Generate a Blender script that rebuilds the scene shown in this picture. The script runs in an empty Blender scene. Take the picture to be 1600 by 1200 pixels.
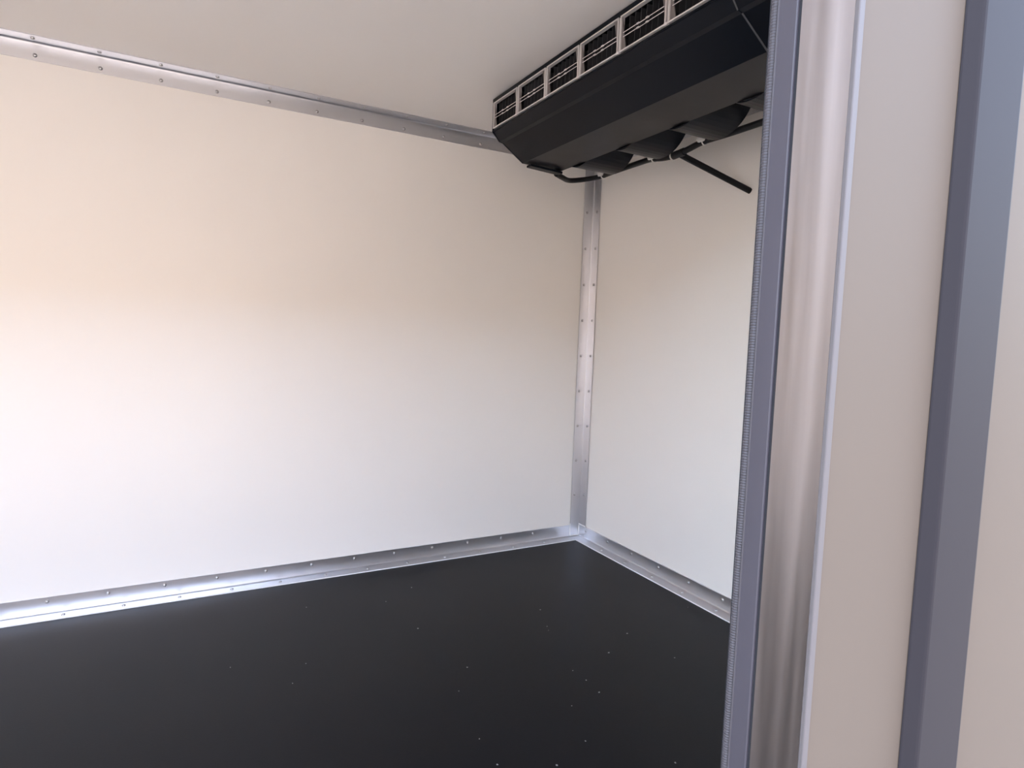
import bpy, bmesh, math, random
from mathutils import Vector, Matrix

random.seed(4)
scene = bpy.context.scene
col = scene.collection

# ------------------------------------------------------------------ camera
cam_d = bpy.data.cameras.new('camera')
cam = bpy.data.objects.new('camera', cam_d)
col.objects.link(cam)
RIGHT = Vector((0.87702, -0.47908, 0.03623))
DOWN = Vector((-0.0057, -0.08577, -0.9963))
FWD = Vector((0.48042, 0.87357, -0.07795))
cam.matrix_world = Matrix((
    (RIGHT.x, -DOWN.x, -FWD.x, -1.84028),
    (RIGHT.y, -DOWN.y, -FWD.y, -2.57257),
    (RIGHT.z, -DOWN.z, -FWD.z, 1.01501),
    (0, 0, 0, 1)))
cam_d.sensor_fit = 'HORIZONTAL'
cam_d.sensor_width = 36.0
cam_d.lens = 970.84 / 1600 * 36.0
cam_d.clip_start = 0.02
scene.camera = cam

# ------------------------------------------------------------------ sky, sun, exposure
world = bpy.data.worlds.new('world')
scene.world = world
world.use_nodes = True
wn = world.node_tree
wn.nodes.clear()
wo = wn.nodes.new('ShaderNodeOutputWorld')
bg = wn.nodes.new('ShaderNodeBackground')
sky = wn.nodes.new('ShaderNodeTexSky')
sky.sky_type = 'NISHITA'
sky.sun_disc = False
sky.sun_elevation = math.radians(48)
sky.sun_rotation = math.radians(-15)
sky.air_density = 1.0
sky.dust_density = 2.0
hs = wn.nodes.new('ShaderNodeHueSaturation')
hs.inputs['Saturation'].default_value = 0.74
wn.links.new(sky.outputs[0], hs.inputs['Color'])
wn.links.new(hs.outputs[0], bg.inputs['Color'])
wn.links.new(bg.outputs[0], wo.inputs['Surface'])
bg.inputs['Strength'].default_value = 0.85

sun_d = bpy.data.lights.new('sun', 'SUN')
sun_d.energy = 0.9
sun_d.angle = math.radians(0.6)
sun_d.color = (1.0, 0.90, 0.78)
sun = bpy.data.objects.new('sun', sun_d)
col.objects.link(sun)
# the sun stands behind the far side of the body, so the doorway is in shade
sdir = Vector((0.25, -0.72, -0.80)).normalized()
sun.rotation_euler = sdir.to_track_quat('-Z', 'Y').to_euler()
sun.location = (-2, 6, 8)

vs = scene.view_settings
vs.view_transform = 'Standard'
vs.look = 'None'
vs.gamma = 1.0
vs.use_curve_mapping = False
vs.exposure = 2.35
scene.cycles.max_bounces = 14
scene.cycles.diffuse_bounces = 8

# ------------------------------------------------------------------ materials
def mat(name, base, rough=0.5, metal=0.0, spec=0.5, vary=0.0, vscale=(3, 3, 3),
        bump=0.0, bscale=(60, 60, 60), bdist=0.002, rvary=0.0, aniso=0.0, coat=0.0):
    m = bpy.data.materials.new(name)
    m.use_nodes = True
    nt = m.node_tree
    b = nt.nodes['Principled BSDF']
    b.inputs['Base Color'].default_value = (*base, 1)
    b.inputs['Roughness'].default_value = rough
    b.inputs['Metallic'].default_value = metal
    b.inputs['Specular IOR Level'].default_value = spec
    b.inputs['Anisotropic'].default_value = aniso
    b.inputs['Coat Weight'].default_value = coat
    tc = nt.nodes.new('ShaderNodeTexCoord')
    geo = nt.nodes.new('ShaderNodeNewGeometry')
    def noise(scale, detail=4):
        mp = nt.nodes.new('ShaderNodeMapping')
        mp.inputs['Scale'].default_value = scale
        n = nt.nodes.new('ShaderNodeTexNoise')
        n.inputs['Scale'].default_value = 1.0
        n.inputs['Detail'].default_value = detail
        nt.links.new(geo.outputs['Position'], mp.inputs['Vector'])
        nt.links.new(mp.outputs[0], n.inputs['Vector'])
        return n
    if vary or rvary:
        n = noise(vscale)
    if vary:
        mix = nt.nodes.new('ShaderNodeMix')
        mix.data_type = 'RGBA'
        lo = tuple(max(0, c * (1 - vary)) for c in base)
        hi = tuple(min(1, c * (1 + vary)) for c in base)
        mix.inputs['A'].default_value = (*lo, 1)
        mix.inputs['B'].default_value = (*hi, 1)
        nt.links.new(n.outputs['Fac'], mix.inputs['Factor'])
        nt.links.new(mix.outputs['Result'], b.inputs['Base Color'])
    if rvary:
        mr = nt.nodes.new('ShaderNodeMapRange')
        mr.inputs['To Min'].default_value = max(0.02, rough - rvary)
        mr.inputs['To Max'].default_value = min(1, rough + rvary)
        nt.links.new(n.outputs['Fac'], mr.inputs['Value'])
        nt.links.new(mr.outputs[0], b.inputs['Roughness'])
    if bump:
        n2 = noise(bscale, 3)
        bp = nt.nodes.new('ShaderNodeBump')
        bp.inputs['Strength'].default_value = bump
        bp.inputs['Distance'].default_value = bdist
        nt.links.new(n2.outputs['Fac'], bp.inputs['Height'])
        nt.links.new(bp.outputs[0], b.inputs['Normal'])
    return m

M = {
    'panel': mat('cream_gelcoat', (0.83, 0.79, 0.735), 0.38, vary=0.02, vscale=(1.5, 1.5, 1.5),
                 bump=0.25, bscale=(5, 5, 5), bdist=0.004),
    'ceil': mat('cream_ceiling_gelcoat', (0.82, 0.78, 0.735), 0.42, vary=0.02, vscale=(1.5, 1.5, 1.5)),
    'floor': mat('black_floor_coating', (0.0035, 0.004, 0.0052), 0.40, spec=0.15, vary=0.25, vscale=(2.5, 2.5, 2.5),
                 rvary=0.05, bump=0.12, bscale=(260, 260, 260), bdist=0.001),
    'alu': mat('mill_aluminium', (0.66, 0.66, 0.68), 0.36, metal=1.0, rvary=0.06, vscale=(14, 14, 14)),
    'rivet': mat('rivet_aluminium', (0.50, 0.49, 0.49), 0.32, metal=1.0),
    'sealant': mat('white_sealant', (0.86, 0.86, 0.86), 0.5),
    'black': mat('black_plastic_casing', (0.003, 0.0045, 0.008), 0.34, spec=0.15, rvary=0.05, vscale=(8, 8, 8)),
    'fin': mat('black_gloss_fin', (0.02, 0.02, 0.022), 0.3),
    'cavity': mat('black_cavity', (0.006, 0.006, 0.007), 0.7),
    'silver': mat('silver_plastic', (0.72, 0.68, 0.66), 0.36, metal=0.3),
    'gusset': mat('taupe_grey_bracket', (0.17, 0.148, 0.14), 0.5, metal=0.2),
    'seamgrey': mat('grey_seam', (0.075, 0.08, 0.085), 0.5),
    'rubberhose': mat('black_rubber_hose', (0.006, 0.006, 0.007), 0.45, spec=0.25),
    'tie': mat('clear_nylon_tie', (0.72, 0.69, 0.64), 0.4),
    'seal': mat('grey_rubber_seal', (0.052, 0.046, 0.053), 0.5, spec=0.35, vary=0.15, vscale=(20, 20, 3),
                bump=0.2, bscale=(60, 60, 15)),
    'bead': mat('grey_ribbed_bead', (0.058, 0.052, 0.055), 0.6, spec=0.25),
    'groove': mat('dark_groove', (0.012, 0.011, 0.014), 0.8),
    'steel': mat('brushed_stainless', (0.36, 0.31, 0.29), 0.42, metal=1.0, vary=0.22, vscale=(70, 70, 2.0),
                 rvary=0.12, aniso=0.4),
    'edge': mat('steel_edge_painted_reflection', (0.10, 0.088, 0.085), 0.6, spec=0.2),  # pale colour stands in for bright metal reflecting sky and ground
    'skin': mat('beige_outer_skin', (0.098, 0.076, 0.058), 0.7, spec=0.15, vary=0.03),
    'post': mat('grey_painted_profile', (0.022, 0.019, 0.021), 0.7, spec=0.12),
    'added_facade': mat('warm_plaster', (0.15, 0.115, 0.09), 0.9, vary=0.1, vscale=(0.5, 0.5, 0.5)),
    'ground': mat('yard_concrete', (0.23, 0.20, 0.17), 0.9, vary=0.15, vscale=(0.6, 0.6, 0.6)),
    'grit': mat('pale_grit', (0.30, 0.29, 0.28), 0.7),
}

# ------------------------------------------------------------------ mesh helpers
def box(bm, lo, hi):
    x0, y0, z0 = (min(a, b) for a, b in zip(lo, hi))
    x1, y1, z1 = (max(a, b) for a, b in zip(lo, hi))
    v = [bm.verts.new(c) for c in ((x0, y0, z0), (x1, y0, z0), (x1, y1, z0), (x0, y1, z0),
                                   (x0, y0, z1), (x1, y0, z1), (x1, y1, z1), (x0, y1, z1))]
    for f in ((0, 3, 2, 1), (4, 5, 6, 7), (0, 1, 5, 4), (1, 2, 6, 5), (2, 3, 7, 6), (3, 0, 4, 7)):
        bm.faces.new([v[i] for i in f])

def prism(bm, pts3, ext):
    """closed polygon pts3 swept by vector ext"""
    e = Vector(ext)
    a = [bm.verts.new(p) for p in pts3]
    b = [bm.verts.new(Vector(p) + e) for p in pts3]
    n = len(a)
    bm.faces.new(a)
    bm.faces.new(b[::-1])
    for i in range(n):
        bm.faces.new((a[i], b[i], b[(i + 1) % n], a[(i + 1) % n]))

def tube(bm, pts, r, seg=10, cap=True):
    pts = [Vector(p) for p in pts]
    rings = []
    up = Vector((0, 0, 1))
    for i, p in enumerate(pts):
        t = (pts[min(i + 1, len(pts) - 1)] - pts[max(i - 1, 0)]).normalized()
        s = t.cross(up)
        if s.length < 1e-4:
            s = t.cross(Vector((1, 0, 0)))
        s.normalize()
        u = s.cross(t).normalized()
        rr = r[i] if isinstance(r, (list, tuple)) else r
        rings.append([bm.verts.new(p + s * rr * math.cos(2 * math.pi * k / seg) + u * rr * math.sin(2 * math.pi * k / seg))
                      for k in range(seg)])
    for a, b in zip(rings, rings[1:]):
        for k in range(seg):
            bm.faces.new((a[k], a[(k + 1) % seg], b[(k + 1) % seg], b[k]))
    if cap:
        bm.faces.new(rings[0][::-1])
        bm.faces.new(rings[-1])

def smooth_path(pts, n=6):
    pts = [Vector(p) for p in pts]
    out = []
    for i in range(len(pts) - 1):
        p0, p1, p2, p3 = pts[max(i - 1, 0)], pts[i], pts[i + 1], pts[min(i + 2, len(pts) - 1)]
        for k in range(n):
            t = k / n
            out.append(0.5 * ((2 * p1) + (p2 - p0) * t + (2 * p0 - 5 * p1 + 4 * p2 - p3) * t * t
                              + (3 * p1 - p0 - 3 * p2 + p3) * t ** 3))
    out.append(pts[-1])
    return out

def world_loc(o):
    v = Vector(o.location)
    while o.parent:
        o = o.parent
        v = v + o.location
    return v

def obj(name, bm, m, parent=None, origin=None, bevel=0.0, smooth=False):
    """link one mesh, its geometry given in world coordinates"""
    bmesh.ops.recalc_face_normals(bm, faces=bm.faces)
    if origin is None:
        xs = [v.co for v in bm.verts]
        origin = Vector(((min(c.x for c in xs) + max(c.x for c in xs)) / 2,
                         (min(c.y for c in xs) + max(c.y for c in xs)) / 2,
                         min(c.z for c in xs)))
    origin = Vector(origin)
    bmesh.ops.translate(bm, verts=bm.verts, vec=-origin)
    me = bpy.data.meshes.new(name)
    bm.to_mesh(me)
    bm.free()
    me.materials.append(m)
    if smooth:
        for p in me.polygons:
            p.use_smooth = True
    o = bpy.data.objects.new(name, me)
    col.objects.link(o)
    if parent:
        o.parent = parent
        o.location = origin - world_loc(parent)
    else:
        o.location = origin
    if bevel:
        b = o.modifiers.new('edge', 'BEVEL')
        b.width = bevel
        b.segments = 2
        b.limit_method = 'ANGLE'
    return o

def place(name, me, loc, rot, parent):
    o = bpy.data.objects.new(name, me)
    col.objects.link(o)
    o.parent = parent
    o.location = Vector(loc) - world_loc(parent)
    o.rotation_euler = rot
    return o

def tag(o, label, cat, kind=None, group=None):
    o['label'] = label
    o['category'] = cat
    if kind:
        o['kind'] = kind
    if group:
        o['group'] = group
    return o

def empty(name, loc):
    o = bpy.data.objects.new(name, None)
    o.empty_display_size = 0.1
    col.objects.link(o)
    o.location = loc
    return o

B = bmesh.new

# ------------------------------------------------------------------ the box body
H, L, W = 1.9, 4.2, 2.10           # inside height, length, width
WO = 2.20                          # outer face of the wall with the doorway
DX0, DX1, DZ = -4.0, -1.285, 1.86  # the doorway
T = 0.08

bm = B(); box(bm, (-L - T, 0, -0.1), (T, T, H + T))
tag(obj('wall_left', bm, M['panel']), 'long smooth cream panel wall facing the doorway', 'wall', 'structure')
bm = B(); box(bm, (0, -W, -0.1), (T, 0, H + T))
tag(obj('wall_right', bm, M['panel']), 'cream panel wall behind the black cooling unit', 'wall', 'structure')
bm = B(); box(bm, (-L - T, -W, -0.1), (-L, 0, H + T))
tag(obj('wall_back', bm, M['panel']), 'cream end wall out of view on the left', 'wall', 'structure')
bm = B(); box(bm, (-L, -W, H), (0, 0, H + T))
tag(obj('ceiling', bm, M['ceil']), 'smooth cream ceiling panel above the cooling unit', 'ceiling', 'structure')
bm = B(); box(bm, (-L, -WO, -0.1), (0, 0, 0))
tag(obj('floor', bm, M['floor']), 'black coated floor with a soft sheen', 'floor', 'structure')

# wall that holds the doorway: inner cream lining and beige outer skin
wf = None
def wall_with_door(bm, y0, y1):
    box(bm, (-L - T, y0, -0.1), (DX0 - 0.004, y1, H + T))
    box(bm, (DX1 + 0.004, y0, -0.1), (T, y1, H + T))
    box(bm, (DX0 - 0.004, y0, DZ + 0.004), (DX1 + 0.004, y1, H + T))
bm = B(); wall_with_door(bm, -WO + 0.012, -W)
wf = tag(obj('wall_front', bm, M['panel']), 'panel wall around the open doorway, beige outside', 'wall', 'structure')
bm = B(); wall_with_door(bm, -WO, -WO + 0.012)
obj('outer_skin', bm, M['skin'], wf)

bm = B(); box(bm, (-30, -30, -0.75), (30, 30, -0.65))
tag(obj('ground', bm, M['ground']), 'pale concrete yard outside the doorway', 'ground', 'structure')

# unseen building added across the yard to cut off the low sky
bm = B(); box(bm, (-22, -14, -0.65), (20, -9.5, 4.3))
tag(obj('added_facade', bm, M['added_facade']), 'sunlit warm plaster building across the yard, added unseen behind the camera to block low sky', 'building', 'structure')

# ------------------------------------------------------------------ riveted angle trims
FW, FT, FR = 0.060, 0.003, 0.006

def angle_trim(name, corner, a, b, axis, length, wid=FW, ta=FT):
    """L profile with a coved inside corner; flanges run along a and b, swept along axis"""
    c, a, b, axis = Vector(corner), Vector(a), Vector(b), Vector(axis)
    prof = [(0, 0), (wid, 0), (wid, ta)]
    for k in range(5):
        t = k / 4 * math.pi / 2
        prof.append((FT + FR - FR * math.sin(t), ta + FR - FR * math.cos(t)))
    prof += [(FT, wid), (0, wid)]
    bm = B()
    prism(bm, [c + a * u + b * v for u, v in prof], axis * length)
    return obj(name, bm, M['alu'], origin=c)

rb = B()
segs = 10
rings = []
for rr, zz in ((0.0064, 0.0), (0.0062, 0.0018), (0.0045, 0.0040), (0.0016, 0.0047)):
    rings.append([rb.verts.new((rr * math.cos(2 * math.pi * k / segs), rr * math.sin(2 * math.pi * k / segs), zz)) for k in range(segs)])
for r0, r1 in zip(rings, rings[1:]):
    for k in range(segs):
        rb.faces.new((r0[k], r0[(k + 1) % segs], r1[(k + 1) % segs], r1[k]))
rb.faces.new(rings[-1])
RIV = bpy.data.meshes.new('rivet')
rb.to_mesh(RIV); rb.free()
RIV.materials.append(M['rivet'])
for p in RIV.polygons:
    p.use_smooth = True

def rivets(parent, pts, normal):
    e = Vector(normal).to_track_quat('Z', 'Y').to_euler()
    for p in pts:
        place('rivet', RIV, Vector(p) + Vector(normal) * FT, e, parent)

PIT = 0.1765
up, dn, toward, right, left = (0, 0, 1), (0, 0, -1), (0, -1, 0), (1, 0, 0), (-1, 0, 0)

bl = tag(angle_trim('baseboard_left', (-L, 0, 0), up, toward, right, L - FW - 0.0005),
         'riveted aluminium angle along the foot of the long wall', 'trim', 'structure')
rivets(bl, [(-0.279 - PIT * i, 0, 0.044) for i in range(22)], toward)
rivets(bl, [(-0.230 - PIT * i, -0.036, 0) for i in range(22)], up)
bm = B(); box(bm, (-L, -FW - 0.003, 0), (-FW, -FW, 0.0035))
obj('sealant_bead', bm, M['sealant'], bl)

br = tag(angle_trim('baseboard_right', (0, -0.0065, 0), up, left, toward, W - 0.0265, ta=0.008),
         'riveted aluminium angle along the foot of the wall below the cooling unit', 'trim', 'structure')
rivets(br, [(-0.005, -0.07 - 0.1785 * i, 0.043) for i in range(11)], left)
rivets(br, [(-0.035, -0.06 - 0.1795 * i, 0) for i in range(1, 11)], up)
bm = B(); box(bm, (-FW - 0.0035, -W + 0.02, 0), (-FW, -FW, 0.004))
obj('sealant_bead', bm, M['sealant'], br)

t1 = tag(angle_trim('trim_1', (-L, 0, H), dn, toward, right, L - 0.01),
         'riveted aluminium angle between ceiling and long wall', 'trim', 'structure')
rivets(t1, [(-0.278 - PIT * i, 0, H - 0.044) for i in range(22)], toward)
rivets(t1, [(-0.278 - PIT * i, -0.036, H) for i in range(22)], dn)

t2 = tag(angle_trim('trim_2', (0, -0.002, H), dn, left, toward, W - 0.02),
         'aluminium angle under the ceiling behind the cooling unit', 'trim', 'structure')

t3 = tag(angle_trim('trim_3', (-FT, -FT, 0.004), left, toward, up, H - 0.012, FW - FT),
         'upright riveted aluminium angle in the corner of the two walls', 'trim', 'structure')
rivets(t3, [(-0.042, -FT, 0.2185 + PIT * i) for i in range(9)], toward)
rivets(t3, [(-FT, -0.038, 0.2205 + PIT * i) for i in range(9)], left)
# bright cut edges where the upright meets the floor angles
bm = B()
tube(bm, [(-FW - 0.001, -0.005, 0.068), (-FW - 0.001, -0.007, 0.008), (-0.03, -0.008, 0.007), (-0.010, -0.009, 0.007),
          (-0.009, -0.009, 0.040), (-0.009, -0.010, 0.063), (-0.008, -0.062, 0.062)], 0.0034, 6)
obj('sealant_bead', bm, M['sealant'], t3)

# ------------------------------------------------------------------ doorway lining
def jamb(name, xs, s, label):
    """reveal of the doorway at x = xs, facing direction s along x"""
    root = tag(empty(name, (xs, -W - 0.05, 0)), label, 'door frame', 'structure')
    def strip(nm, y0, y1, depth, m, bev=0.0):
        b_ = B(); box(b_, (xs - s * 0.0035, y0, 0.0), (xs + s * depth, y1, DZ))
        return obj(nm, b_, m, root, bevel=bev)
    strip('groove_backing', -2.1420, -2.098, 0.001, M['groove'])
    strip('seal_strip', -2.1345, -2.1105, 0.004, M['seal'], 0.0015)
    strip('seal_lip', -2.1125, -2.1100, 0.005, M['bead'], 0.001)
    st = strip('steel_lining', -2.1965, -2.1395, 0.004, M['steel'])
    strip('steel_edge', -2.2015, -2.1965, 0.005, M['edge'], 0.001)
    # ribbed bead: one long sleeve with close ridges
    b_ = B()
    n = 1240
    pts, rad = [], []
    for i in range(n + 1):
        pts.append((xs + s * 0.000, -2.1045, 0.002 + (DZ - 0.004) * i / n))
        rad.append(0.0050 if i % 2 else 0.0045)
    tube(b_, pts, rad, 10)
    obj('ribbed_bead', b_, M['bead'], root)
    return root
jamb('trim_4', DX1, -1, 'grey rubber seal and brushed steel lining of the doorway, near the camera')
jamb('trim_5', DX0, 1, 'steel lined side of the doorway out of view on the left')

# upright cover profile on the outer skin
bm = B()
prism(bm, [(-1.115, -WO, -0.09), (-1.105, -WO - 0.016, -0.09), (-1.015, -WO - 0.016, -0.09), (-1.005, -WO, -0.09)], (0, 0, H + T + 0.08))
tag(obj('trim_6', bm, M['post'], bevel=0.003), 'dark grey upright cover profile on the beige outer skin', 'trim', 'structure')

# ------------------------------------------------------------------ evaporator (cooling unit)
EY0, EY1 = -0.405, -1.735
ev = tag(empty('cooling_unit', (-0.6, (EY0 + EY1) / 2, 1.672)),
         'long black ceiling cooling unit with a row of silver framed air outlets', 'cooling unit')
ZT = H - 0.004
P = {'f': (-0.770, 1.780), 'lip': (-0.742, 1.747), 'step': (-0.727, 1.744), 'slope': (-0.638, 1.684), 'rear': (-0.462, 1.680)}

def sheet(bm, pts2, y0, y1, th):
    """bent sheet: polyline in x,z thickened upward, running from y0 to y1"""
    lo = [Vector((x, y0, z)) for x, z in pts2]
    hi = [p + Vector((th * 0.4, 0, th)) for p in lo]
    prism(bm, lo + hi[::-1], (0, y1 - y0, 0))

SEAM = -1.545
for a, b_ in ((EY0, SEAM + 0.0015), (SEAM - 0.0015, EY1)):
    bm = B(); sheet(bm, [P['f'], P['lip']], a, b_, 0.004); obj('fascia_lip', bm, M['black'], ev)
    bm = B(); sheet(bm, [P['lip'], P['step'], P['slope']], a, b_, 0.004); obj('sloped_panel', bm, M['black'], ev)
def off(p, d):
    return (p[0] - d * 0.55, p[1] - d * 0.85)
bm = B(); sheet(bm, [off(P['step'], 0.0012), off(P['slope'], 0.0012)], SEAM - 0.0022, SEAM + 0.0022, 0.003)
obj('seam_strip', bm, M['seamgrey'], ev)
bm = B(); sheet(bm, [off(P['f'], 0.0012), off(P['lip'], 0.0012)], SEAM - 0.0018, SEAM + 0.0018, 0.003)
obj('seam_strip', bm, M['seamgrey'], ev)
bm = B(); sheet(bm, [P['slope'], P['rear']], EY0, EY1, 0.004); obj('drip_tray', bm, M['black'], ev)
# end cheeks
for y0, y1 in ((EY0, EY0 - 0.004), (EY1, EY1 + 0.004)):
    bm = B()
    prof = [(-0.772, ZT), (-0.772, 1.778), P['lip'], P['step'], P['slope'], P['rear'], (-0.462, ZT)]
    prism(bm, [(x - (0.001 if i < 5 else 0), y0, z - 0.001) for i, (x, z) in enumerate(prof)], (0, y1 - y0, 0))
    obj('end_cheek', bm, M['black'], ev)
bm = B(); box(bm, (-0.774, EY0, 1.884), (-0.462, EY1, ZT)); obj('top_plate', bm, M['black'], ev)
bm = B(); box(bm, (-0.468, EY0 - 0.004, 1.685), (-0.462, EY1 + 0.004, 1.884)); obj('rear_plate', bm, M['black'], ev)
bm = B(); box(bm, (-0.728, EY0 - 0.004, 1.75), (-0.722, EY1 + 0.004, 1.884)); obj('cavity_back', bm, M['cavity'], ev)
bm = B(); box(bm, (-0.772, EY0 - 0.002, 1.778), (-0.726, EY1 + 0.002, 1.783)); obj('outlet_shelf', bm, M['black'], ev)

OP = (abs(EY1 - EY0) - 0.012) / 7
Z0, Z1 = 1.786, 1.881
XF = -0.772
for i in range(7):
    ya = EY0 - 0.006 - OP * i - 0.004         # far (+y) side
    yb = EY0 - 0.006 - OP * (i + 1) + 0.004
    bm = B()
    bw = 0.0038
    box(bm, (XF - 0.004, ya, Z0), (XF + 0.008, yb, Z0 + bw))
    box(bm, (XF - 0.004, ya, Z1 - bw), (XF + 0.008, yb, Z1))
    box(bm, (XF - 0.004, ya, Z0 + bw), (XF + 0.008, ya - bw, Z1 - bw))
    box(bm, (XF - 0.004, yb + bw, Z0 + bw), (XF + 0.008, yb, Z1 - bw))
    fr = obj('outlet_frame', bm, M['silver'], ev)
    # slanting gussets at both ends of the opening
    bm = B()
    prism(bm, [(XF, ya - bw, Z1 - bw), (XF, ya - bw, Z0 + bw), (XF, ya - bw - 0.020, Z0 + bw)], (0.002, 0, 0))
    obj('gusset', bm, M['gusset'], fr)
    bm = B()
    prism(bm, [(XF, yb + bw, Z0 + bw), (XF, yb + bw, Z1 - bw), (XF, yb + bw + 0.018, Z1 - bw)], (0.002, 0, 0))
    obj('gusset', bm, M['gusset'], fr)
    ym = (ya + yb) / 2
    for zz in (1.8235, 1.8345):
        bm = B()
        tube(bm, [(XF - 0.001, ya - bw - 0.008, zz), (XF - 0.001, ym + 0.026, zz), (XF - 0.001, ym + 0.024, zz - 0.001),
                  (XF - 0.001, ym - 0.024, zz - 0.001), (XF - 0.001, ym - 0.026, zz), (XF - 0.001, yb + bw + 0.006, zz)],
             [0.0011, 0.0011, 0.0011, 0.0011, 0.0011, 0.0011], 6)
        obj('guide_rod', bm, M['silver'], fr)
    for s in (-0.018, 0.018):
        bm = B()
        box(bm, (XF - 0.003, ym + s - 0.005, 1.8220), (XF + 0.001, ym + s + 0.005, 1.8250))
        box(bm, (XF - 0.003, ym + s - 0.005, 1.8330), (XF + 0.001, ym + s + 0.005, 1.8360))
        obj('rod_clip', bm, M['silver'], fr)
    nf = 7
    for k in range(nf):
        yy = ya - 0.022 - (abs(yb - ya) - 0.044) * k / (nf - 1)
        bm = B()
        dy = 0.008 * (1 if i % 2 else 0.6)
        prism(bm, [(XF + 0.010, yy, Z0 + 0.004), (XF + 0.036, yy - dy, Z0 + 0.004),
                   (XF + 0.036, yy - dy - 0.002, Z0 + 0.004), (XF + 0.010, yy - 0.002, Z0 + 0.004)], (0, 0, Z1 - Z0 - 0.008))
        obj('fin', bm, M['fin'], fr)
for i in range(1, 7):
    yy = EY0 - 0.006 - OP * i
    bm = B()
    prism(bm, [(XF + 0.012, yy - 0.004, Z0 - 0.002), (XF + 0.012, yy + 0.004, Z0 - 0.002), (XF + 0.003, yy + 0.004, Z0 - 0.002),
               (XF + 0.003, yy + 0.0025, Z0 - 0.002), (XF + 0.008, yy + 0.002, Z0 - 0.002), (XF + 0.008, yy - 0.002, Z0 - 0.002),
               (XF + 0.003, yy - 0.0025, Z0 - 0.002), (XF + 0.003, yy - 0.004, Z0 - 0.002)], (0, 0, Z1 - Z0 + 0.002))
    dv = obj('outlet_divider', bm, M['gusset'], ev)
    bm = B(); box(bm, (XF - 0.006, yy - 0.004, Z0 - 0.003), (XF + 0.004, yy + 0.007, Z0 + 0.004))
    obj('corner_clip', bm, M['silver'], dv)

# fan shrouds on the rear, U shaped below, five in a row
FRAD, FZ, FP = 0.1348, 1.8065, 0.27
for k in range(5):
    yc = -1.075 + FP * (2 - k)
    def ush(r, zt):
        pts = [(yc + r, zt)]
        for q in range(25):
            t = math.pi * q / 24
            pts.append((yc + r * math.cos(t), FZ - r * math.sin(t)))
        pts.append((yc - r, zt))
        return pts
    bm = B()
    o_, i_ = ush(FRAD, ZT), ush(FRAD - 0.004, ZT)
    xa, xb = -0.462, -0.282
    vo = [[bm.verts.new((x, y, z)) for y, z in o_] for x in (xa, xb)]
    vi = [[bm.verts.new((x, y, z)) for y, z in i_] for x in (xa, xb)]
    for q in range(len(o_) - 1):
        bm.faces.new((vo[0][q], vo[0][q + 1], vo[1][q + 1], vo[1][q]))
        bm.faces.new((vi[0][q], vi[1][q], vi[1][q + 1], vi[0][q + 1]))
        bm.faces.new((vo[1][q], vo[1][q + 1], vi[1][q + 1], vi[1][q]))
        bm.faces.new((vo[0][q], vi[0][q], vi[0][q + 1], vo[0][q + 1]))
    sh = obj('fan_shroud', bm, M['black'], ev)
    bm = B(); tube(bm, [(-0.458, yc, 1.79), (-0.36, yc, 1.79)], 0.035, 16); obj('fan_hub', bm, M['black'], sh)
    for q in range(5):
        a0 = 2 * math.pi * q / 5 + 0.3
        bm = B()
        c0, s0, c1, s1 = math.cos(a0), math.sin(a0), math.cos(a0 + 0.6), math.sin(a0 + 0.6)
        prism(bm, [(-0.39, yc + 0.033 * c0, 1.79 + 0.033 * s0), (-0.40, yc + 0.10 * c0, 1.79 + 0.10 * s0),
                   (-0.37, yc + 0.10 * c1, 1.79 + 0.10 * s1), (-0.37, yc + 0.033 * c1, 1.79 + 0.033 * s1)], (0.002, 0, 0))
        obj('fan_blade', bm, M['fin'], sh)
# flat drain spout under the far end
bm = B()
prism(bm, [(-0.616, EY0 + 0.003, 1.679), (-0.616, EY0 - 0.03, 1.679), (-0.47, EY0 - 0.03, 1.672), (-0.47, EY0 + 0.003, 1.672)], (0, 0, -0.008))
obj('drain_spout', bm, M['black'], ev)

# ------------------------------------------------------------------ drain hose
dh = tag(empty('drain_hose', (-0.30, -0.9, 1.64)),
         'thin black drain hose tied along the underside of the cooling unit', 'hose')
path = smooth_path([(-0.478, -0.400, 1.669), (-0.43, -0.372, 1.668), (-0.37, -0.335, 1.672), (-0.30, -0.335, 1.686), (-0.264, -0.40, 1.690),
                    (-0.262, -0.50, 1.692), (-0.262, -0.65, 1.692), (-0.262, -0.72, 1.690), (-0.262, -0.79, 1.679), (-0.262, -0.855, 1.675),
                    (-0.262, -0.91, 1.681), (-0.262, -0.985, 1.690), (-0.262, -1.10, 1.688), (-0.262, -1.30, 1.688), (-0.262, -1.68, 1.688)], 10)
bm = B(); tube(bm, path, 0.0105, 12); obj('hose', bm, M['rubberhose'], dh, smooth=True)
bm = B()
tube(bm, [(-0.262, -0.838, 1.6755), (-0.262, -0.892, 1.678)], 0.0135, 12)
obj('tee_connector', bm, M['rubberhose'], dh)
bm = B()
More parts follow.
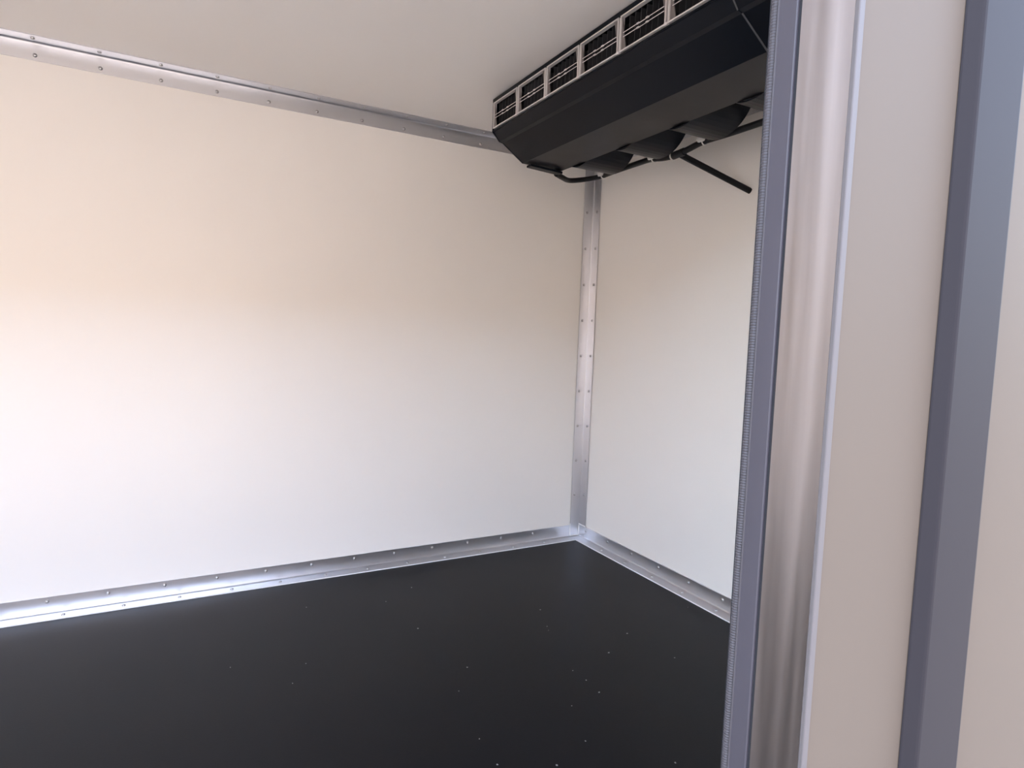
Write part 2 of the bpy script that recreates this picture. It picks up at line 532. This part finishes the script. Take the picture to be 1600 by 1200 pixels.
tube(bm, [(-0.262, -0.866, 1.676), (0.002, -0.960, 1.567)], 0.0108, 12)
obj('drain_pipe', bm, M['rubberhose'], dh)
bm = B()
tube(bm, [(-0.262, -0.8365, 1.6755), (-0.262, -0.8325, 1.6758)], 0.0145, 12)
obj('clamp', bm, M['tie'], dh)
for yy, zz in ((-0.425, 1.6905), (-0.735, 1.688), (-0.985, 1.690)):
    xx = -0.262
    bm = B()
    prism(bm, [(-0.281, yy - 0.020, zz + 0.011), (-0.281, yy + 0.020, zz + 0.011), (-0.281, yy + 0.012, zz - 0.004),
               (-0.281, yy - 0.012, zz - 0.004)], (0.007, 0, 0))
    pad = obj('tie_mount', bm, M['tie'], dh)
    bm = B()
    ring = [(xx + 0.0125 * math.cos(2 * math.pi * q / 16), yy, zz + 0.0125 * math.sin(2 * math.pi * q / 16)) for q in range(17)]
    tube(bm, ring, 0.0024, 6, cap=False)
    obj('cable_tie', bm, M['tie'], pad)

# ------------------------------------------------------------------ grit on the floor
bm = B()
spots = [(-1.414, -0.305), (-1.138, -0.374), (-1.007, -0.289), (-1.103, -0.625), (-1.488, -0.699), (-1.542, -0.792), (-1.692, -0.628),
         (-0.688, -0.797), (-0.699, -0.824), (-1.054, -0.924), (-1.128, -1.029), (-0.769, -1.077), (-0.763, -1.138), (-0.766, -1.206),
         (-0.601, -1.036), (-0.461, -0.957), (-0.426, -1.152), (-0.108, -0.887), (-0.875, -1.227), (-0.928, -1.367), (-1.166, -1.244),
         (-0.778, -1.528), (-0.641, -0.673), (-1.169, -1.347), (-1.042, -1.411)]
for x, y in spots:
    r = random.uniform(0.0012, 0.0030)
    a = random.uniform(0, 6.28)
    pts = [(x + r * random.uniform(0.6, 1.3) * math.cos(a + t), y + r * random.uniform(0.6, 1.3) * math.sin(a + t), 0) for t in (0, 1.2, 2.5, 3.7, 5.0)]
    prism(bm, pts, (0, 0, 0.001))
g = tag(obj('floor_grit', bm, M['grit']), 'tiny pale specks of grit scattered on the black floor', 'grit', 'stuff')
